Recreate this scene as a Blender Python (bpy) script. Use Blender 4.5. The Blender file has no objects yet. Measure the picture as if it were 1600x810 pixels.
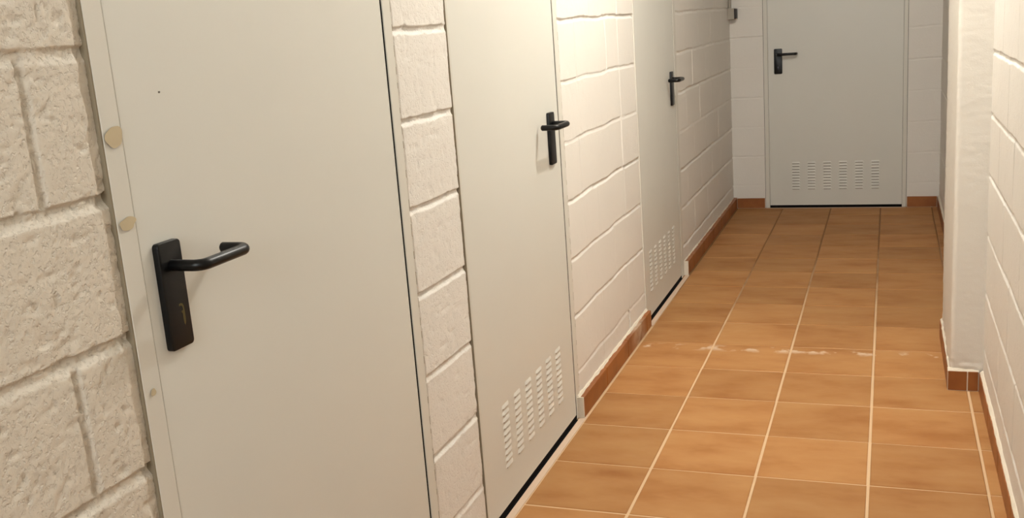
import bpy, bmesh, math, random
import numpy as np
from mathutils import Matrix, Vector
random.seed(7)
SC = bpy.context.scene
COL = SC.collection

# ------------------------------------------------------------------ camera
CAM = (0.9685, -2.8153, 1.3328)
YAW, PITCH, ROLL = (math.radians(a) for a in (20.752, -12.8171, -4.2631))
fw = Vector((-math.sin(YAW)*math.cos(PITCH), math.cos(YAW)*math.cos(PITCH), math.sin(PITCH)))
rt = Vector((math.cos(YAW), math.sin(YAW), 0)); up = rt.cross(fw)
r2 = rt*math.cos(ROLL) + up*math.sin(ROLL); u2 = -rt*math.sin(ROLL) + up*math.cos(ROLL)
cd = bpy.data.cameras.new('camera'); cam = bpy.data.objects.new('camera', cd); COL.objects.link(cam)
M = Matrix((r2, u2, -fw)).transposed().to_4x4(); M.translation = Vector(CAM)
cam.matrix_world = M
cd.sensor_width = 36; cd.lens = 1593.8/1600*36; cd.clip_start = 0.02; cd.clip_end = 60
SC.camera = cam

# ------------------------------------------------------------------ light, world, exposure
SC.view_settings.view_transform = 'Standard'; SC.view_settings.look = 'None'
SC.view_settings.gamma = 1; SC.view_settings.use_curve_mapping = False
SC.view_settings.exposure = 0.0
LAMP_POS = (0.84, 0.55, 2.56)
LAMP_W = 80
LAMP_COL = (1.0, .99, 0.95)
w = bpy.data.worlds.new('world'); SC.world = w; w.use_nodes = True
w.node_tree.nodes['Background'].inputs[0].default_value = (1, .92, .82, 1)
w.node_tree.nodes['Background'].inputs[1].default_value = 0.02
FILL_W = 50
fl = bpy.data.lights.new('rear_fill', 'AREA'); fl.shape = 'RECTANGLE'; fl.size = 1.1; fl.size_y = 1.2
fl.energy = FILL_W; fl.color = (.90, .97, 1.0)
fo = bpy.data.objects.new('rear_fill', fl); COL.objects.link(fo)   # added soft fill behind the camera, not a known source of the corridor
fo.location = (.62, -4.7, 2.0); fo.rotation_euler = (math.radians(78), 0, 0)
ld = bpy.data.lights.new('lamp_bulb', 'POINT'); ld.energy = LAMP_W; ld.color = LAMP_COL; ld.shadow_soft_size = 0.035

# ------------------------------------------------------------------ key sizes (metres)
XW = -0.031           # left wall face
XR = 1.277            # right wall face
YE = 4.216            # end wall face
YB = -4.8             # far end of the corridor behind the camera
H = 2.72
ZB, DZ = 0.160, 0.198 # block courses
COURSES = [ZB + k*DZ for k in range(-1, 13)]
XC, TX, TY = 0.301, 0.3106, 0.3042

# ------------------------------------------------------------------ helpers
def link(name, me, mat=None, parent=None):
    o = bpy.data.objects.new(name, me); COL.objects.link(o)
    if mat is not None: me.materials.append(mat)
    if parent is not None: o.parent = parent
    return o

def mesh(name, verts, faces):
    me = bpy.data.meshes.new(name); me.from_pydata([tuple(map(float, v)) for v in verts], [], faces); me.update(); return me

def from_bm(name, bm, mat=None, parent=None, smooth=None):
    me = bpy.data.meshes.new(name); bmesh.ops.recalc_face_normals(bm, faces=bm.faces)
    bm.to_mesh(me); bm.free()
    if smooth: 
        me.polygons.foreach_set('use_smooth', [True]*len(me.polygons)); me.set_sharp_from_angle(angle=math.radians(smooth))
    return link(name, me, mat, parent)

def box(bm, x0, x1, y0, y1, z0, z1, bev=0, seg=1):
    r = bmesh.ops.create_cube(bm, size=1)
    for v in r['verts']:
        v.co = Vector((x0 + (v.co.x+.5)*(x1-x0), y0 + (v.co.y+.5)*(y1-y0), z0 + (v.co.z+.5)*(z1-z0)))
    if bev:
        es = list({e for v in r['verts'] for e in v.link_edges})
        bmesh.ops.bevel(bm, geom=es, offset=bev, segments=seg, affect='EDGES', profile=.5)
    return bm

def empty(name, loc=(0, 0, 0)):
    o = bpy.data.objects.new(name, None); COL.objects.link(o); o.location = loc; o.empty_display_size = .1; return o

def struct(o, label=None):
    o['kind'] = 'structure'
    if label: o['label'] = label
    return o

def tag(o, label, cat, group=None):
    o['label'] = label; o['category'] = cat
    if group: o['group'] = group
    return o

def _hash(ix, iy, s):
    n = (ix.astype(np.int64)*374761393 + iy.astype(np.int64)*668265263 + s*974711) & 0x7fffffff
    n = ((n ^ (n >> 13))*1274126177) & 0x7fffffff
    n = (n ^ (n >> 16)) & 0xffffff
    return n/float(0xffffff)

def vnoise(x, y, s=0):
    x, y = np.broadcast_arrays(np.asarray(x, float), np.asarray(y, float))
    ix, iy = np.floor(x), np.floor(y); fx, fy = x-ix, y-iy
    fx = fx*fx*(3-2*fx); fy = fy*fy*(3-2*fy)
    a = _hash(ix, iy, s); b = _hash(ix+1, iy, s); c = _hash(ix, iy+1, s); d = _hash(ix+1, iy+1, s)
    return (a*(1-fx)+b*fx)*(1-fy) + (c*(1-fx)+d*fx)*fy - .5     # -.5 .. .5

def fbm(x, y, s=0, n=3):
    r = 0; a = 1
    for i in range(n):
        r = r + a*vnoise(x*2**i, y*2**i, s+i*17); a *= .5
    return r

def sstep(a, b, x):
    t = np.clip((x-a)/(b-a), 0, 1); return t*t*(3-2*t)

def axis_samples(a, b, feats, coarse, fine, reach=.02):
    pts = [a, b]; x = a
    while x < b:
        near = any(f-reach <= x <= f+reach for f in feats)
        nxt = x + (fine if near else coarse)
        if not near:
            for f in feats:
                if x < f-reach < nxt: nxt = f-reach
        x = nxt
        if x < b: pts.append(x)
    return np.array(sorted(set(np.round(pts, 5))))

# ------------------------------------------------------------------ materials
def newmat(name):
    m = bpy.data.materials.new(name); m.use_nodes = True
    nt = m.node_tree; b = nt.nodes['Principled BSDF']; return m, nt, b

def N(nt, t, **kw):
    n = nt.nodes.new(t)
    for k, v in kw.items():
        if k in n.inputs: n.inputs[k].default_value = v
        else: setattr(n, k, v)
    return n

def noise(nt, vec, scale, detail=4, rough=.55):
    n = N(nt, 'ShaderNodeTexNoise'); n.inputs['Scale'].default_value = scale
    n.inputs['Detail'].default_value = detail; n.inputs['Roughness'].default_value = rough
    nt.links.new(vec, n.inputs['Vector']); return n.outputs['Fac']

def ramp(nt, fac, stops):
    r = N(nt, 'ShaderNodeValToRGB'); el = r.color_ramp.elements
    while len(el) > 1: el.remove(el[0])
    el[0].position = stops[0][0]; el[0].color = (*stops[0][1], 1)
    for p, c in stops[1:]:
        e = el.new(p); e.color = (*c, 1)
    nt.links.new(fac, r.inputs[0]); return r.outputs[0]

def mixc(nt, fac, a, b, mode='MIX'):
    m = N(nt, 'ShaderNodeMix', data_type='RGBA', blend_type=mode)
    for s, v in ((m.inputs[0], fac), (m.inputs[6], a), (m.inputs[7], b)):
        if hasattr(v, 'is_output'): nt.links.new(v, s)
        elif isinstance(v, (int, float)): s.default_value = v
        else: s.default_value = (*v, 1)
    return m.outputs[2]

def math_(nt, op, a, b=0.0):
    m = N(nt, 'ShaderNodeMath', operation=op)
    for s, v in ((m.inputs[0], a), (m.inputs[1], b)):
        if hasattr(v, 'is_output'): nt.links.new(v, s)
        else: s.default_value = v
    return m.outputs[0]

def bump(nt, h, strength, dist, prev=None):
    b = N(nt, 'ShaderNodeBump'); b.inputs['Strength'].default_value = strength; b.inputs['Distance'].default_value = dist
    nt.links.new(h, b.inputs['Height'])
    if prev is not None: nt.links.new(prev, b.inputs['Normal'])
    return b.outputs[0]

def geo_pos(nt): return N(nt, 'ShaderNodeNewGeometry').outputs['Position']

WALL_C = (0.75, 0.715, 0.66)
def wall_mat(name, col, pit, fine, rough=.55, midb=.2):
    m, nt, b = newmat(name); p = geo_pos(nt)
    big = noise(nt, p, 3.0, 3); mid = noise(nt, p, 22, 4)
    c = mixc(nt, big, tuple(v*.965 for v in col), tuple(min(1, v*1.03) for v in col))
    sp = ramp(nt, noise(nt, p, 95, 2), [(0.0, (0, 0, 0)), (.70, (0, 0, 0)), (.78, (1, 1, 1))])
    c = mixc(nt, math_(nt, 'MULTIPLY', sp, .12), c, (.50, .42, .33))
    nt.links.new(c, b.inputs['Base Color'])
    b.inputs['Roughness'].default_value = rough; b.inputs['Specular IOR Level'].default_value = .35
    v = N(nt, 'ShaderNodeTexVoronoi'); v.inputs['Scale'].default_value = 110; nt.links.new(p, v.inputs['Vector'])
    pits = ramp(nt, noise(nt, p, 150, 3, .6), [(.30, (0, 0, 0)), (.48, (1, 1, 1))])
    n1 = bump(nt, pits, pit, .0018)
    n2 = bump(nt, noise(nt, p, 330, 3), fine, .0010, n1)
    n3 = bump(nt, mid, midb, .003, n2)
    nt.links.new(n3, b.inputs['Normal']); return m

M_WALL = wall_mat('painted_block', WALL_C, .25, .25)
M_WALLR = wall_mat('painted_coarse_block', (.68, .615, .52), .7, .5, .55, .08)
M_WALLM = wall_mat('painted_medium_block', WALL_C, .5, .35)
M_PLASTER = wall_mat('painted_plaster', (0.71, 0.67, 0.605), .12, .3, .6, .06)

def plain(name, col, rough, spec=.5, metal=0, bumpv=None):
    m, nt, b = newmat(name)
    b.inputs['Base Color'].default_value = (*col, 1); b.inputs['Roughness'].default_value = rough
    b.inputs['Specular IOR Level'].default_value = spec; b.inputs['Metallic'].default_value = metal
    if bumpv:
        nt.links.new(bump(nt, noise(nt, geo_pos(nt), bumpv[0], 3), bumpv[1], bumpv[2]), b.inputs['Normal'])
    return m

def door_mat(name, col, rough):
    m, nt, b = newmat(name); p = geo_pos(nt)
    c = mixc(nt, noise(nt, p, 2.2, 2), tuple(v*.97 for v in col), tuple(v*1.03 for v in col))
    nt.links.new(c, b.inputs['Base Color'])
    rr = math_(nt, 'MULTIPLY_ADD', noise(nt, p, 9, 3), .12); 
    rr.node.inputs[2].default_value = rough-.06
    nt.links.new(rr, b.inputs['Roughness'])
    b.inputs['Specular IOR Level'].default_value = .5
    nt.links.new(bump(nt, noise(nt, p, 3.5, 2), .12, .004, bump(nt, noise(nt, p, 420, 2), .10, .0004)), b.inputs['Normal'])
    return m
M_DOOR = door_mat('door_paint', (0.655, 0.645, 0.59), .40)
M_FRAME = door_mat('frame_paint', (0.65, 0.625, 0.56), .45)
M_GASKET_SHADE = plain('black_gasket_shade', (.006, .005, .005), .9, .1)
M_HANDLE = plain('black_nylon', (.0022, .0022, .0025), .33, .28, 0, (300, .05, .0003))
M_SEAM = plain('brown_seam', (.26, .215, .15), .9, .1)
M_SLOT_SHADE = plain('slot_shade', (.22, .19, .15), .8, .1)
M_GOLD = plain('worn_gold_print', (.11, .085, .03), .6, .3)
M_KEY = plain('key_slot_metal', (.08, .08, .10), .4, .5, .6)
M_WHITE = plain('grey_plastic', (.36, .32, .26), .45)
M_BLACKP = plain('black_plastic', (.012, .008, .006), .5)
M_CEIL = plain('ceiling_paint', (.74, .70, .63), .8, .3, 0, (60, .2, .002))
M_STAIN = plain('dried_glue', (.52, .43, .28), .55, .4)
M_MARK = plain('chipped_paint', (.10, .08, .06), .7)

def tile_mat():
    m, nt, b = newmat('terracotta_tile')
    p = geo_pos(nt)
    at = N(nt, 'ShaderNodeAttribute', attribute_name='tint'); 
    mp = N(nt, 'ShaderNodeVectorMath', operation='MULTIPLY'); mp.inputs[1].default_value = (1.0, 2.0, 1.0)
    ad = N(nt, 'ShaderNodeVectorMath', operation='ADD'); nt.links.new(p, ad.inputs[0])
    sc_ = N(nt, 'ShaderNodeVectorMath', operation='SCALE'); nt.links.new(at.outputs['Color'], sc_.inputs[0]); sc_.inputs['Scale'].default_value = 7
    nt.links.new(sc_.outputs[0], ad.inputs[1]); nt.links.new(ad.outputs[0], mp.inputs[0])
    n1 = noise(nt, mp.outputs[0], 4.2, 4, .55)
    n2 = noise(nt, mp.outputs[0], 13, 4, .6)
    base = ramp(nt, n1, [(.28, (.285, .112, .034)), (.48, (.380, .182, .068)), (.70, (.430, .228, .092))])
    base = mixc(nt, math_(nt, 'MULTIPLY', n2, .5), base, (.415, .205, .073))
    sep = N(nt, 'ShaderNodeSeparateColor'); nt.links.new(at.outputs['Color'], sep.inputs[0])
    k = math_(nt, 'MULTIPLY_ADD', sep.outputs[0], .20); k.node.inputs[2].default_value = .90
    cc = N(nt, 'ShaderNodeCombineColor')
    for i in range(3): nt.links.new(k, cc.inputs[i])
    base = mixc(nt, 1.0, base, cc.outputs[0], 'MULTIPLY')
    # pale dried residue smeared across one row of tiles
    sx = N(nt, 'ShaderNodeSeparateXYZ'); nt.links.new(p, sx.inputs[0])
    dy = math_(nt, 'ABSOLUTE', math_(nt, 'SUBTRACT', sx.outputs[1], 1.165))
    band = math_(nt, 'SUBTRACT', 1.0, math_(nt, 'DIVIDE', dy, .045)); 
    patch = ramp(nt, noise(nt, p, 11, 3, .6), [(.54, (0, 0, 0)), (.62, (1, 1, 1))])
    smear = math_(nt, 'MULTIPLY', math_(nt, 'MAXIMUM', band, 0.0), patch)
    base = mixc(nt, math_(nt, 'MULTIPLY', smear, .9), base, (.66, .50, .36))
    nt.links.new(base, b.inputs['Base Color'])
    rr = math_(nt, 'MULTIPLY_ADD', n2, .22); rr.node.inputs[2].default_value = .44
    nt.links.new(rr, b.inputs['Roughness']); b.inputs['Specular IOR Level'].default_value = .10
    nt.links.new(bump(nt, n1, .25, .003, bump(nt, noise(nt, p, 240, 3), .12, .0006)), b.inputs['Normal'])
    return m
M_TILE = tile_mat()
def grout_mat():
    m, nt, b = newmat('pale_grout'); p = geo_pos(nt)
    sx = N(nt, 'ShaderNodeSeparateXYZ'); nt.links.new(p, sx.inputs[0])
    n = noise(nt, p, 3.0, 4)
    k = math_(nt, 'ADD', math_(nt, 'MULTIPLY', sx.outputs[1], .62), math_(nt, 'MULTIPLY', n, 1.5))
    k = math_(nt, 'SUBTRACT', k, math_(nt, 'MULTIPLY', sx.outputs[0], .35))
    f = ramp(nt, math_(nt, 'MULTIPLY', k, .3), [(.42, (0, 0, 0)), (.68, (1, 1, 1))])   # trodden-in dirt towards the far door
    c = mixc(nt, f, (.62, .43, .26), (.24, .12, .05))
    nt.links.new(c, b.inputs['Base Color']); b.inputs['Roughness'].default_value = .85; b.inputs['Specular IOR Level'].default_value = .2
    nt.links.new(bump(nt, noise(nt, p, 200, 3), .4, .001), b.inputs['Normal']); return m
M_GROUT = grout_mat()
def bb_mat():
    m, nt, b = newmat('glazed_terracotta'); p = geo_pos(nt)
    c = ramp(nt, noise(nt, p, 7, 3), [(.3, (.21, .064, .014)), (.6, (.32, .112, .028))])
    sx = N(nt, 'ShaderNodeSeparateXYZ'); nt.links.new(p, sx.inputs[0])     # smear of mortar left on one skirting tile
    d = math_(nt, 'ABSOLUTE', math_(nt, 'SUBTRACT', sx.outputs[1], 1.19))
    k = math_(nt, 'SUBTRACT', 1.15, math_(nt, 'DIVIDE', d, .12))
    k = math_(nt, 'MULTIPLY', math_(nt, 'MAXIMUM', math_(nt, 'MINIMUM', k, 1.0), 0.0), math_(nt, 'LESS_THAN', sx.outputs[0], .1))
    k = math_(nt, 'MULTIPLY', k, ramp(nt, noise(nt, p, 16, 3), [(.35, (.1, .1, .1)), (.6, (.75, .75, .75))]))
    c = mixc(nt, k, c, (.60, .47, .34))
    nt.links.new(c, b.inputs['Base Color']); b.inputs['Roughness'].default_value = .42
    b.inputs['Specular IOR Level'].default_value = .4; return m
M_BB = bb_mat()
M_BBGROUT = plain('baseboard_mortar', (.68, .61, .50), .8, .2, 0, (150, .5, .002))

# ------------------------------------------------------------------ block walls as relief meshes
def relief(specs, name, mat, parent=None):
    """specs: list of dict(a0,a1,z0,z1,rows,put,depth,...); one mesh of relief grids"""
    V = []; F = []; base = 0
    for s in specs:
        rows = s.get('rows', {}); vy = sorted({y for r in rows.values() for (y, *_) in r})
        zs = axis_samples(s['z0'], s['z1'], [c-.006 for c in COURSES if s['z0']-.03 < c < s['z1']+.03], s.get('coarse', .012), s.get('fine', .0022), .016)
        ys = axis_samples(s['a0'], s['a1'], vy + s.get('extra', []), s.get('coarse', .012), s.get('fine', .0022)*1.2, .016)
        Y, Z = np.meshgrid(ys, zs, indexing='ij')
        D = s.get('depth', .005); sd = s.get('seed', 0)
        h = np.zeros_like(Y)
        wob = fbm(Y*9, Z*0+sd, sd, 3)*s.get('wob', .004)
        chip = np.maximum(0, fbm(Y*60, Z*60, sd+5, 3)-.12)
        gro = np.zeros_like(Y)
        w = s.get('joint', .013); vw = s.get('vj', .0055)
        for ci, c in enumerate(COURSES):
            t = c + wob + chip*.006 - Z                                   # distance below the top edge
            jd = 1 + 1.2*float(_hash(np.array([ci]), np.array([sd]), 3)[0]-.5)
            g = sstep(-.0012, .0012, t)*(1-sstep(w*.45, w*1.25, t))
            lip = np.exp(-((t-w*1.3)/.006)**2)*.14                       # swollen paint below the joint
            gro = np.maximum(gro, g*jd*(0.8+fbm(Y*25, Z*0, sd+ci, 2)*.7)) - lip
        rowi = np.floor((Z - ZB)/DZ).astype(int)
        off = np.zeros_like(Y)
        for ri in range(-2, 13):
            mrow = rowi == ri
            if not mrow.any(): continue
            vs = sorted(rows.get(ri, []))
            blk = np.zeros_like(Y)
            for (yj, st) in vs:
                blk = blk + (Y > yj)
                tt = np.abs(Y + fbm(Z*14, Y*0+sd, sd+9+ri, 3)*s.get('vwob', .0025) - yj)
                g = (1-sstep(vw*s.get('vflat', .35), vw, tt))*st*s.get('vk', 1)
                gro = np.where(mrow, np.maximum(gro, g), gro)
            o = (_hash(blk, np.full_like(blk, ri), sd+31)-.5)*.0018
            off = np.where(mrow, o, off)
        h = off - gro*D
        gm = np.clip(gro, 0, 1)
        h += gm*fbm(Y*150, Z*150, sd+3, 3)*s.get('grit', .001)
        h += fbm(Y*5, Z*5, sd+2, 2)*.0012 - chip*s.get('chip', .0)
        for (ye, side, wd, dd) in s.get('edges', []):                    # worn, sunk edge beside a frame
            q = (Y-ye)*side + fbm(Y*0+sd, Z*40, sd+77, 3)*.005
            h -= (1-sstep(wd*.72, wd, q))*dd
        for f in s.get('pits', []):
            h -= f(Y, Z)
        P = s['put'](Y, Z, h).reshape(-1, 3)
        V.append(P); ny, nz = Y.shape
        idx = np.arange(ny*nz).reshape(ny, nz) + base
        q = np.stack([idx[:-1, :-1], idx[1:, :-1], idx[1:, 1:], idx[:-1, 1:]], -1).reshape(-1, 4)
        if s.get('flip'): q = q[:, ::-1]
        F.append(q); base += ny*nz
    V = np.concatenate(V); F = np.concatenate(F)
    me = bpy.data.meshes.new(name)
    me.vertices.add(len(V)); me.vertices.foreach_set('co', V.astype(np.float32).ravel())
    me.loops.add(F.size); me.loops.foreach_set('vertex_index', F.astype(np.int32).ravel())
    me.polygons.add(len(F)); me.polygons.foreach_set('loop_start', np.arange(0, F.size, 4, dtype=np.int32))
    me.update(calc_edges=True); me.validate()
    me.polygons.foreach_set('use_smooth', [True]*len(F))
    return link(name, me, mat, parent)

putL = lambda Y, Z, h: np.stack([XW + h, Y, Z], -1)
putR = lambda Y, Z, h: np.stack([XR - h, Y, Z], -1)
putE = lambda X, Z, h: np.stack([X, YE - h, Z], -1)

# door openings on the left wall: (outer left, leaf left, leaf right, outer right)
DOORS = [(-1.706, -1.668, -.845, -.800), (-.506, -.496, .331, .378), (1.440, 1.458, 2.272, 2.340)]
DOOR_H = 2.05

pit1 = lambda Y, Z: np.maximum(0, fbm((Y+Z*.5)*260, (Z-Y*.5)*150, 91, 2)-.16)*.0035 - fbm(Y*300, Z*300, 92, 2)*.0007
crack = lambda Y, Z: .028*(1-sstep(.007, .010, np.abs(Y-1.140+fbm(Z*50, Y*0, 4, 2)*.006)))*(Z < .158)
specs = []
seg = dict(put=putL, flip=False, z0=.0, z1=H)
# near segment beside door 1 (coarse faced block)
near_rows = {5: [(-1.825, .9), (-2.22, .9)], 3: [(-1.822, 1.0), (-2.22, .9)], 4: [(-2.03, .9)], 2: [(-2.03, .9)]}
wl_near = relief([dict(seg, a0=-2.0, a1=-1.706, z0=.5, z1=1.55, rows=near_rows, depth=.0060, joint=.019, coarse=.003, fine=.0022, wob=.003, vj=.0085, vflat=.68, vwob=.0012, grit=.004,
                   chip=.006, seed=11, edges=[(-1.706, -1, .023, .0050)], extra=[-1.725, -1.715], pits=[pit1]),
                  dict(seg, a0=YB, a1=-2.0, rows={5: [(-2.22, .9)], 3: [(-2.22, .9)]}, depth=.006, seed=11, coarse=.1, fine=.006, flip=False),
                  dict(seg, a0=-2.0, a1=-1.706, z0=0, z1=.5, rows={}, depth=.006, seed=11, coarse=.05, fine=.005),
                  dict(seg, a0=-2.0, a1=-1.706, z0=1.55, z1=H, rows={}, depth=.006, seed=11, coarse=.05, fine=.005)], 'wall_left', M_WALLR)
struct(wl_near, 'coarse-faced cream block wall left of the nearest door')
wl_p = relief([dict(seg, a0=-.800, a1=-.506, z0=0, z1=1.55, rows={}, depth=.0055, joint=.016, coarse=.005, fine=.0022, wob=.004, chip=.004, seed=23,
                    edges=[(-.800, 1, .010, .003), (-.506, -1, .008, .003)], extra=[-.795, -.51]),
               dict(seg, a0=-.800, a1=-.506, z0=1.55, z1=H, rows={}, depth=.005, seed=23, coarse=.03, fine=.005)], 'wall_left', M_WALLM)
struct(wl_p, 'narrow cream block pier between the two nearest doors')
q_rows = {5: [(.575, 1.1), (.980, .8), (1.168, .5)], 4: [(1.167, .6)], 3: [(.560, .6), (1.157, .6)],
          2: [(.76, .25), (1.167, .3)], 1: [(.56, .0), (.97, .2)], 0: [(1.15, .15), (.76, .1)], -1: [(1.135, .5), (.73, .3)], 6: [(.77, .5), (1.17, .4)]}
wl_q = relief([dict(seg, a0=.378, a1=1.440, z0=0, z1=1.5, rows=q_rows, depth=.0045, joint=.014, coarse=.009, fine=.0025, wob=.005, seed=37, chip=.002, pits=[crack], vk=1.8,
                    edges=[(.378, 1, .012, .003), (1.440, -1, .004, .001)], extra=[.385]),
               dict(seg, a0=.378, a1=1.440, z0=1.5, z1=H, rows={}, depth=.0045, seed=37, coarse=.04, fine=.005)], 'wall_left', M_WALL)
struct(wl_q, 'cream painted block wall between the second and third door')
f_rows = {5: [(2.6, .25), (3.0, .4), (3.42, .35), (3.83, .3)], 4: [(2.78, .6), (3.19, .3), (3.6, .3), (4.0, .2)], 3: [(2.57, .4), (2.985, .5), (3.4, .4), (3.79, .4)],
          2: [(2.77, .5), (3.16, .5), (3.63, .45), (4.0, .3)], 1: [(2.55, .3), (2.974, .5), (3.345, .5), (3.72, .4)], 0: [(2.72, .5), (3.155, .5), (3.59, .4), (3.95, .2)],
          -1: [(2.51, .4), (2.95, .6), (3.35, .3)], 6: [(2.78, .4), (3.2, .4), (3.6, .4)]}
wl_f = relief([dict(seg, a0=2.340, a1=YE+.03, z0=0, z1=1.5, rows=f_rows, depth=.0055, joint=.016, coarse=.016, fine=.0035, vk=1.5, wob=.006, seed=53, chip=.002),
               dict(seg, a0=2.340, a1=YE+.03, z0=1.5, z1=H, rows={}, depth=.005, seed=53, coarse=.05, fine=.006)], 'wall_left', M_WALL)
struct(wl_f, 'cream painted block wall beyond the third door')
# lintels above the left doors
for a, b, c, d in DOORS:
    o = relief([dict(seg, a0=a-.001, a1=d+.001, z0=DOOR_H, z1=H, rows={}, depth=.005, seed=61, coarse=.03, fine=.005)], 'wall_left', M_WALL)
    struct(o)

r_rows = {5: [(.12, .6), (.509, .35), (-.29, .5)], 4: [(.30, .3), (-.1, .5), (.70, .1)], 3: [(.128, .75), (.512, .4), (-.28, .5)], 2: [(.325, .3), (-.072, .7)],
          1: [(.14, .35), (.53, .2), (-.27, .5)], 0: [(.341, .7), (-.066, .7)], -1: [(.14, .3)]}
wr = relief([dict(put=putR, flip=True, a0=-.6, a1=.835, z0=0, z1=1.5, rows=r_rows, depth=.005, joint=.015, coarse=.009, fine=.0028, vk=1.3, wob=.004, seed=71, chip=.002),
             dict(put=putR, flip=True, a0=YB, a1=-.6, z0=0, z1=H, rows={}, depth=.005, seed=71, coarse=.1, fine=.008),
             dict(put=putR, flip=True, a0=-.6, a1=.835, z0=1.5, z1=H, rows={}, depth=.005, seed=71, coarse=.06, fine=.006),
             dict(put=putR, flip=True, a0=.835, a1=YE+.03, z0=0, z1=H, rows={r: [(3.05+.2*(r % 2), .4), (3.45+.2*(r % 2), .4), (3.85+.2*(r % 2), .4)] for r in range(-1, 9)}, depth=.004, seed=73, coarse=.03, fine=.004)],
            'wall_right', M_WALL)
struct(wr, 'cream painted block wall along the right')

e_x0, e_x1 = .184, 1.080
we = relief([dict(put=putE, flip=False, a0=XW-.03, a1=e_x0, z0=0, z1=1.6, rows={}, depth=.0030, joint=.010, coarse=.01, fine=.003, wob=.004, seed=81, chip=.001),
             dict(put=putE, flip=False, a0=e_x1, a1=XR+.03, z0=0, z1=1.6, rows={}, depth=.0026, joint=.010, coarse=.01, fine=.003, wob=.006, seed=83, chip=.001),
             dict(put=putE, flip=False, a0=XW-.03, a1=e_x0, z0=1.6, z1=H, rows={}, depth=.002, seed=81, coarse=.05, fine=.006),
             dict(put=putE, flip=False, a0=e_x1, a1=XR+.03, z0=1.6, z1=H, rows={}, depth=.002, seed=81, coarse=.05, fine=.006),
             dict(put=putE, flip=False, a0=e_x0, a1=e_x1, z0=DOOR_H, z1=H, rows={}, depth=.002, seed=81, coarse=.05, fine=.006)],
            'wall_back', M_WALL)
struct(we, 'cream painted block wall closing the end of the corridor')
bm = bmesh.new(); box(bm, -.4, 1.6, YB-.1, YB, 0, H)
struct(from_bm('wall_front', bm, M_WALL))
bm = bmesh.new(); box(bm, -.4, 1.6, YB-.1, YE+.4, H, H+.1)
struct(from_bm('ceiling', bm, M_CEIL))

# ------------------------------------------------------------------ plastered column on the right
def column():
    x0, y0, y1, rad = 1.1745, .814, 1.415, .016
    prof = []
    for x in np.arange(XR+.02, x0+rad, -.006): prof.append((x, y0, 0, -1))
    for a in np.linspace(0, math.pi/2, 9): prof.append((x0+rad-rad*math.sin(a), y0+rad-rad*math.cos(a), -math.sin(a), -math.cos(a)))
    for y in np.arange(y0+rad+.008, y1-rad, .008): prof.append((x0, y, -1, 0))
    for a in np.linspace(0, math.pi/2, 7): prof.append((x0+rad-rad*math.cos(a), y1-rad+rad*math.sin(a), -math.cos(a), math.sin(a)))
    prof.append((XR+.02, y1, 0, 1))
    P = np.array(prof); zs = np.concatenate([np.arange(0.0, 1.5, .006), np.linspace(1.5, H, 30)])
    arc = np.concatenate([[0], np.cumsum(np.hypot(np.diff(P[:, 0]), np.diff(P[:, 1])))])
    S, Z = np.meshgrid(arc, zs, indexing='ij')
    h = fbm(S*12, Z*12, 5, 3)*.0008 + fbm(S*40, Z*90, 8, 3)*.0009 + fbm(S*3+2, Z*2, 9, 1)*.004
    h += (1-sstep(.07, .13, Z))*fbm(S*28, Z*70, 15, 3)*.008
    h[-1] = 0
    X = P[:, 0][:, None] + P[:, 2][:, None]*h; Y = P[:, 1][:, None] + P[:, 3][:, None]*h
    V = np.stack([X, Y, Z], -1).reshape(-1, 3); n, m = S.shape
    idx = np.arange(n*m).reshape(n, m)
    F = np.stack([idx[:-1, :-1], idx[:-1, 1:], idx[1:, 1:], idx[1:, :-1]], -1).reshape(-1, 4)[:, ::-1]
    me = mesh('wall_column', V, F.tolist()); me.polygons.foreach_set('use_smooth', [True]*len(F))
    return struct(link('wall_column', me, M_PLASTER), 'rounded cream plaster column standing out from the right wall')
column()

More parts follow.
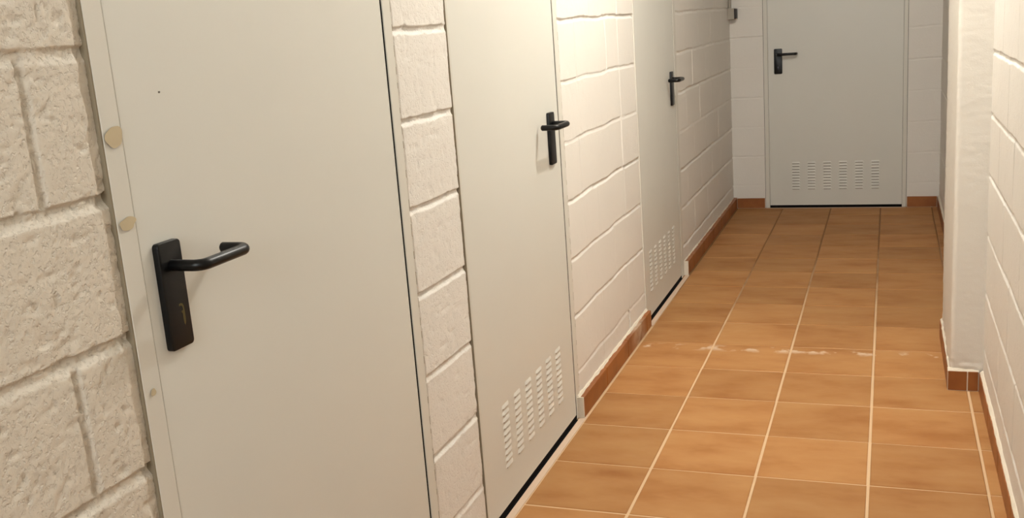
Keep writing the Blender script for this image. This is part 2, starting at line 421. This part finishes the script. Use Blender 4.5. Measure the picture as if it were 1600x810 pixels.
# ------------------------------------------------------------------ floor: grout bed with laid tiles
def floor():
    xs = [0.0, XC, XC+TX, XC+2*TX, XC+3*TX, XR+.004]
    V = []; F = []; mi = []; tint = []
    g = .0036
    def quad(a, b, c, d, m, t):
        i = len(V); V.extend([a, b, c, d]); F.append((i, i+1, i+2, i+3)); mi.append(m); tint.extend([t]*4)
    quad((-.5, YB-.1, -.0022), (1.7, YB-.1, -.0022), (1.7, YE+.4, -.0022), (-.5, YE+.4, -.0022), 1, (0, 0, 0, 1))
    j0 = int(math.floor(YB/TY)); j1 = int(math.ceil(YE/TY))+1
    for i in range(5):
        for j in range(j0, j1):
            rnd = lambda s: (random.random()-.5)*s
            gx = g*(1.12 if i < 4 else 1.0)
            a0, a1 = xs[i]+gx+rnd(.0016), xs[i+1]-gx+rnd(.0016)
            b0, b1 = j*TY+g*.8+rnd(.0016), (j+1)*TY-g*.8+rnd(.0016)
            if i == 0: a0 = .001
            if a1-a0 < .01: continue
            bv = .0022; t = (random.random(), random.random(), random.random(), 1)
            z = [rnd(.0008) for _ in range(4)]
            k = len(V)
            V.extend([(a0, b0, -.004), (a1, b0, -.004), (a1, b1, -.004), (a0, b1, -.004),
                      (a0, b0, -.0018), (a1, b0, -.0018), (a1, b1, -.0018), (a0, b1, -.0018),
                      (a0+bv, b0+bv, z[0]), (a1-bv, b0+bv, z[1]), (a1-bv, b1-bv, z[2]), (a0+bv, b1-bv, z[3])])
            tint.extend([t]*12)
            F.append((k+8, k+9, k+10, k+11)); mi.append(0)
            for q in range(4):
                r = (q+1) % 4
                F.append((k+4+q, k+4+r, k+8+r, k+8+q)); mi.append(0)
                F.append((k+q, k+r, k+4+r, k+4+q)); mi.append(0)
    me = mesh('floor', V, F); me.materials.append(M_TILE); me.materials.append(M_GROUT)
    me.polygons.foreach_set('material_index', mi)
    at = me.color_attributes.new('tint', 'FLOAT_COLOR', 'POINT'); at.data.foreach_set('color', np.array(tint, np.float32).ravel())
    return struct(link('floor', me), 'orange terracotta tile floor with pale grout lines')
floor()

# ------------------------------------------------------------------ baseboards
def baseboard(name, axis, p_in, p_out, a0, a1, joints, ends=(False, False), z=.068, label=None, lip=True, lh=.008, lw=.85):
    """axis 'y': runs along y between a0 and a1, from wall plane p_in to front plane p_out; axis 'x' likewise"""
    bm = bmesh.new()
    def bx(u0, u1, v0, v1, z0, z1, bev=0):
        v0, v1 = min(v0, v1), max(v0, v1)
        if axis == 'y': box(bm, v0, v1, u0, u1, z0, z1, bev)
        else: box(bm, u0, u1, v0, v1, z0, z1, bev)
    cuts = [a0] + sorted(j for j in joints if a0+.01 < j < a1-.01) + [a1]
    for c, d in zip(cuts[:-1], cuts[1:]):
        bx(c+.0018, d-.0018, p_in, p_out, .001, z, .0014)
    tiles_ = set(bm.faces)
    s = 1 if p_out > p_in else -1
    bx(a0+.0005, a1-.0005, p_in, p_out-s*.0015, -.001, z-.002)          # mortar core seen in the joints
    me = bpy.data.meshes.new(name)
    if lip:                                                              # painted mortar fillet on top, with a wavy edge
        n = max(2, int((a1-a0)/.012)); row = []
        for i in range(n+1):
            u = a0 + (a1-a0)*i/n; wv = float(fbm(np.array([u*30.]), np.array([p_in]), 3, 2)[0])
            W_ = p_out-p_in; pts = [(p_in-s*.004, z+lh+wv*.006), (p_in+W_*.2, z+lh*.8+wv*.005), (p_in+W_*(lw-.12+wv*.2), z+.002), (p_in+W_*(lw+wv*.2), z-.001)]
            row.append([bm.verts.new((v, u, zz) if axis == 'y' else (u, v, zz)) for v, zz in pts])
        for r0, r1 in zip(row[:-1], row[1:]):
            for k in range(3): bm.faces.new((r0[k], r0[k+1], r1[k+1], r1[k]))
        for rr in (row[0], row[-1]): bm.faces.new(rr)
    if ends[0]: bx(a0-.005, a0+.001, p_in, p_out-s*.0005, .0, z+.003, .001)
    if ends[1]: bx(a1-.001, a1+.005, p_in, p_out-s*.0005, .0, z+.003, .001)
    for f in bm.faces: f.material_index = 0 if f in tiles_ else 1
    bmesh.ops.recalc_face_normals(bm, faces=bm.faces); bm.to_mesh(me)
    bm.free(); me.materials.append(M_BB); me.materials.append(M_BBGROUT)
    o = link(name, me); return struct(o, label)
BX = -.006
baseboard('baseboard_left', 'y', XW, BX, -.798, -.545, [], lip=False, label='terracotta skirting on the pier between the two nearest doors')
baseboard('baseboard_left', 'y', XW, BX, YB, -1.708, [YB+.31*k for k in range(1, 20)])
baseboard('baseboard_left', 'y', XW, BX, .352, 1.432, [.665, 1.0, 1.345], ends=(True, False), label='terracotta skirting between the second and third door', lw=.42, lh=.006, z=.073)
baseboard('baseboard_left', 'y', XW, BX, 2.345, YE-.0, [2.50, 2.83, 3.16, 3.49, 3.82, 4.12], ends=(True, False), label='terracotta skirting beyond the third door', lw=.3, lh=.002, z=.073)
baseboard('baseboard_back', 'x', YE, YE-.014, BX, .182, [], lip=False, label='terracotta skirting left of the far door')
baseboard('baseboard_back', 'x', YE, YE-.014, 1.082, XR-.012, [], lip=False, label='terracotta skirting right of the far door')
baseboard('baseboard_right', 'y', XR, XR-.012, YB, .803, [.47-.33*k for k in range(0, 19)], label='terracotta skirting along the near right wall')
baseboard('baseboard_right', 'y', XR, XR-.012, 1.42, YE-.014, [1.8+.33*k for k in range(8)], label='terracotta skirting along the right wall past the column')
baseboard('baseboard_column', 'x', .818, .804, 1.166, XR-.0125, [1.229], label='dark terracotta skirting across the column front', z=.070)
baseboard('baseboard_column', 'y', 1.178, 1.166, .8185, 1.42, [1.14], label='terracotta skirting along the column side', z=.070)

# ------------------------------------------------------------------ doors
def tube(bm, pts, rad, seg=14, capr=True):
    """round bar through pts (mitred), hemispherical-ish ends"""
    pts = [Vector(p) for p in pts]; rings = []
    n = len(pts)
    # parallel transport
    t0 = (pts[1]-pts[0]).normalized(); ref = Vector((0, 0, 1)) if abs(t0.z) < .9 else Vector((1, 0, 0))
    nrm = (ref - t0*ref.dot(t0)).normalized()
    for i, p in enumerate(pts):
        t = ((pts[i]-pts[i-1]).normalized() if i else t0)
        t2 = ((pts[i+1]-pts[i]).normalized() if i < n-1 else t)
        tt = (t+t2).normalized(); nrm = (nrm - tt*nrm.dot(tt)).normalized(); bn = tt.cross(nrm)
        rings.append((p, tt, nrm.copy(), bn, rad))
    out = []
    def ring(p, nn, bb, r):
        return [bm.verts.new(p + nn*r*math.cos(2*math.pi*k/seg) + bb*r*math.sin(2*math.pi*k/seg)) for k in range(seg)]
    p, tt, nn, bb, r = rings[0]
    if capr:
        for f in (.0, .55, .85): out.append(ring(p - tt*r*.5*(1-f), nn, bb, r*(.55+.45*math.sqrt(f))))
    for p, tt, nn, bb, r in rings: out.append(ring(p, nn, bb, r))
    if capr:
        for f in (.85, .55, .0): out.append(ring(p + tt*r*.5*(1-f), nn, bb, r*(.55+.45*math.sqrt(f))))
    for a, b in zip(out[:-1], out[1:]):
        for k in range(seg): bm.faces.new((a[k], a[(k+1) % seg], b[(k+1) % seg], b[k]))
    bm.faces.new(out[0]); bm.faces.new(out[-1])

def make_door(name, w0, l0, l1, w1, handle_u, sgn, vent, label, gap0=.002, gap1=.0055, emblem=False, place=None, ventu=None, proud=.001, seam=0):
    """door built with u along its width (local +Y), thickness local X (face at 0), z up"""
    d = empty(name); struct(d, label)
    T = .045
    fr = bmesh.new()
    if l0-w0 > .002: box(fr, -.09, proud, w0, l0-gap0, 0, DOOR_H, .0012)
    box(fr, -.09, proud, l1+gap1, w1, 0, DOOR_H, .0012)
    box(fr, -.09, proud, w0, w1, DOOR_H-.045, DOOR_H-.0005, .0012)
    from_bm('door_frame', fr, M_FRAME, d)
    lf = bmesh.new(); box(lf, -T, 0, l0+.0002, l1, .017, DOOR_H-.052, .0012, 2)
    leaf = from_bm('door_leaf', lf, M_DOOR, d)
    gk = bmesh.new()
    box(gk, -T-.03, -.0012, l1+.0003, l1+gap1-.0003, 0.0, DOOR_H-.05)
    box(gk, -T-.04, -T-.002, w0+.003, w1-.003, 0.0, DOOR_H-.01)
    box(gk, -T, -.0015, l0+.001, l1-.0005, 0.0, .0165); box(gk, -.0015, .0055, l0+.0005, l1, -.001, .0008)  # black strip and plate stand in for shade in the gap under the leaf
    from_bm('gasket_gap_shade', gk, M_GASKET_SHADE, d)
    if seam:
        sm = bmesh.new(); box(sm, -.02, proud-.0008, w0-seam, w0+.0002, 0, DOOR_H)  # dark brown strip along the outer frame edge
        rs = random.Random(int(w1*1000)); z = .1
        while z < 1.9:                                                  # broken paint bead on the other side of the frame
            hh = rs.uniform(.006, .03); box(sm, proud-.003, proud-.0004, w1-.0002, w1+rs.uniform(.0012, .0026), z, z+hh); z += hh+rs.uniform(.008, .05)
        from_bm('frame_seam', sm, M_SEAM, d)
    th = bmesh.new(); box(th, .0056, .0275, w0+.001, w1-.001, -.0015, .0006, .0004)
    from_bm('threshold_strip', th, M_GROUT2, d)
    # handle: back plate and a U shaped return lever
    hb = bmesh.new(); loops = []
    for xx, ins in ((0, 0), (.0080, 0), (.0094, .0006), (.0100, .0022)):
        hw, z0, z1, rc = .026-ins, .900+ins, .063+1.0-ins, .0065-ins*.6; lp = []
        for (cu, cz, a0_) in ((hw-rc, z1-rc, 0), (-hw+rc, z1-rc, 90), (-hw+rc, z0+rc, 180), (hw-rc, z0+rc, 270)):
            for q in range(6):
                an = math.radians(a0_+q*18); lp.append(hb.verts.new((xx, handle_u+cu+rc*math.cos(an), cz+rc*math.sin(an))))
        loops.append(lp)
    for A, B in zip(loops[:-1], loops[1:]):
        for q in range(len(A)): hb.faces.new((A[q], A[(q+1) % len(A)], B[(q+1) % len(A)], B[q]))
    hb.faces.new(loops[0]); hb.faces.new(loops[-1])
    hnd = from_bm('door_handle', hb, M_HANDLE, d, smooth=35)
    hnd['label'] = 'black lever handle on a tall back plate'
    lv = bmesh.new(); zc = 1.027; r = .0088; X = .062; L = .118; c = .016
    path = [(.006, 0), (.03, 0)]
    for a in np.linspace(0, math.pi/2, 7): path.append((X-c+c*math.sin(a), c-c*math.cos(a)))
    for a in np.linspace(0, math.pi/2, 8): path.append((X-c+c*math.cos(a), L-c+c*math.sin(a)))
    path.append((.016, L))
    tube(lv, [(x, handle_u+sgn*u, zc) for x, u in path], r)
    from_bm('lever', lv, M_HANDLE, hnd, smooth=50)
    kh = bmesh.new()
    if emblem:
        # small worn gold print: a hook over a tapering bar
        pts = [(-.0075, .9665), (-.0035, .9675), (.0005, .966), (.0028, .962), (.0034, .956), (.0034, .945), (.0026, .936), (.0008, .9325),
               (-.0012, .936), (-.0018, .944), (-.0016, .951), (-.0042, .954), (-.0030, .9555), (.0000, .9555), (.0004, .959), (-.0008, .9622), (-.0035, .9638), (-.0075, .9635)]
        vs = [kh.verts.new((.0102, handle_u+.009+u, z)) for u, z in pts]; f = kh.faces.new(vs)
        e = bmesh.ops.extrude_face_region(kh, geom=[f]); 
        for v in e['geom']:
            if isinstance(v, bmesh.types.BMVert): v.co.x += .0002
        em = from_bm('gold_mark', kh, M_GOLD, hnd); em['label'] = 'small worn gold print'
    else:
        vs = []
        for a in np.linspace(0, 2*math.pi, 15)[:-1]: vs.append((.0042*math.cos(a), .944+.0042*math.sin(a)))
        vv = [kh.verts.new((.0101, handle_u+u, z)) for u, z in vs]; kh.faces.new(vv)
        box(kh, .0099, .0103, handle_u-.0016, handle_u+.0016, .930, .944)
        from_bm('keyhole', kh, M_KEY, hnd)
    if vent:
        lb = bmesh.new(); u0, pitch = ventu
        for c_ in range(6):
            for k in range(10):
                zt = .3115 - .0193*k; u = u0 + pitch*c_; wd = .058; e = .010; dp = .0036; hh = .0100
                top = [(0, u+e*.5, zt), (0, u+wd-e*.5, zt)]
                mid = [(dp*.62, u+e, zt-hh*.45), (dp*.62, u+wd-e, zt-hh*.45)]
                bot = [(dp, u+e, zt-hh), (dp, u+wd-e, zt-hh)]
                side = [(0, u, zt-hh), (0, u+wd, zt-hh)]
                V = [lb.verts.new(p) for p in (*top, *mid, *bot, *side)]
                for f in ((0, 1, 3, 2), (2, 3, 5, 4), (0, 2, 4, 6), (1, 7, 5, 3)): lb.faces.new([V[i] for i in f])
                G = [lb.verts.new(p) for p in ((.0003, u+e*.7, zt-hh-.0042), (.0003, u+wd-e*.7, zt-hh-.0042), (.0003, u+wd-e*.5, zt-hh+.001), (.0003, u+e*.5, zt-hh+.001))]
                lb.faces.new(G).material_index = 1  # dark strip painted below each hood for its shade
                # underside of the pressed slot, coloured dark for the shade inside
                V2 = [lb.verts.new(p) for p in ((-.0005, u+e*.6, zt-hh+.0008), (-.0005, u+wd-e*.6, zt-hh+.0008))]
                lb.faces.new([V[4], V[5], V2[1], V2[0]]).material_index = 1
        vo = from_bm('louvre_vent', lb, M_DOOR, leaf, smooth=25); vo.data.materials.append(M_SLOT_SHADE); vo['label'] = 'six columns of pressed louvre slots'
    if place: d.matrix_world = place
    return d
M_GROUT2 = plain('pale_threshold', (.62, .46, .34), .8, .2)
XD = XW + .001
PL = Matrix.Translation((XD, 0, 0))
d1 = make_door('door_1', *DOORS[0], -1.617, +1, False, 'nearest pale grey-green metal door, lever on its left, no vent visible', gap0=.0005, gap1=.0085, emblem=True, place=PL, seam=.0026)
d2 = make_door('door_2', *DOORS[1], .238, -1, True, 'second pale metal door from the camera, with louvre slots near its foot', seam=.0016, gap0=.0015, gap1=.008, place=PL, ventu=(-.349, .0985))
d3 = make_door('door_3', *DOORS[2], 2.178, -1, True, 'third, narrow-looking pale metal door on the left wall before the corridor end', gap0=.0015, gap1=.008, place=PL, ventu=(1.545, .1045))
# end door: local +Y -> world +X, local +X -> world -Y
PE = Matrix(((0, 1, 0, 0), (-1, 0, 0, YE-.001), (0, 0, 1, 0), (0, 0, 0, 1)))
d4 = make_door('door_4', .186, .214, 1.052, 1.078, .280, +1, True, 'pale metal door facing the camera at the end of the corridor', proud=0, gap0=.001, gap1=.001, place=PE, ventu=(.356, .1005))

# small dried glue stains on door 1's frame and a chip in its paint
def blob(parent, u, z, ru, rz, mat, name, x, seed=0, label=None):
    bm = bmesh.new(); vs = []
    rr = random.Random(seed)
    ph = [rr.random()*6.28 for _ in range(3)]
    for i in range(26):
        a = 2*math.pi*i/26; k = 1+.10*math.sin(2*a+ph[0])+.07*math.sin(3*a+ph[1])+.05*math.sin(5*a+ph[2])
        vs.append(bm.verts.new((x, u+ru*k*math.cos(a), z+rz*k*math.sin(a))))
    f = bm.faces.new(vs); e = bmesh.ops.extrude_face_region(bm, geom=[f])
    for v in e['geom']:
        if isinstance(v, bmesh.types.BMVert): v.co.x += .0003
    o = from_bm(name, bm, mat, parent)
    if label: o['label'] = label
fr1 = [c for c in d1.children if c.name.startswith('door_frame')][0]
blob(fr1, -1.6865, 1.225, .016, .0155, M_STAIN, 'glue_stain', .003, 1, 'round yellowish dried glue spot')
blob(fr1, -1.6865, 1.104, .0165, .009, M_STAIN, 'glue_stain', .003, 2, 'flat yellowish dried glue spot')
blob(fr1, -1.689, .855, .005, .006, M_STAIN, 'glue_stain', .003, 3, 'small faint glue spot')
leaf1 = [c for c in d1.children if c.name.startswith('door_leaf')][0]
blob(leaf1, -1.577, 1.277, .0022, .0016, M_MARK, 'paint_chip', .0, 4, 'tiny dark paint chip')

# ------------------------------------------------------------------ surface switch and conduit in the far left corner
sw = empty('light_switch', (XW, 4.132, 1.272))
tag(sw, 'small surface-mounted switch box with black front, high in the far left corner', 'switch')
bm = bmesh.new(); box(bm, 0, .043, 0, .078, 0, .072, .003, 2); from_bm('switch_box', bm, M_WHITE, sw)
bm = bmesh.new(); box(bm, .043, .055, .003, .075, .003, .069, .002, 2); o = from_bm('switch_front', bm, M_BLACKP, sw); o['label'] = 'black switch front'
bm = bmesh.new(); tube(bm, [(XW+.0125, 4.16, 1.3445), (XW+.0125, 4.16, 1.9), (XW+.0125, 4.16, H-.005)], .010, 16, False)
tag(from_bm('conduit_pipe', bm, M_WHITE, smooth=50), 'grey conduit rising from the switch box in the far left corner', 'pipe')

# ------------------------------------------------------------------ the corridor's ceiling lamp (above the frame)
lamp = empty('ceiling_lamp', (LAMP_POS[0], LAMP_POS[1], H))
tag(lamp, 'round bulkhead lamp on the corridor ceiling, above the picture', 'lamp')
bm = bmesh.new(); bmesh.ops.create_cone(bm, cap_ends=True, segments=40, radius1=.09, radius2=.11, depth=.04, matrix=Matrix.Translation((0, 0, -.021)))
from_bm('lamp_base', bm, M_WHITE, lamp, smooth=40)
bm = bmesh.new(); bmesh.ops.create_cone(bm, cap_ends=True, segments=24, radius1=.018, radius2=.022, depth=.07, matrix=Matrix.Translation((0, 0, -.076)))
from_bm('bulb_socket', bm, M_WHITE, lamp, smooth=40)
lo = bpy.data.objects.new('lamp_bulb', ld); COL.objects.link(lo); lo.parent = lamp
lo.location = (0, 0, LAMP_POS[2]-H)
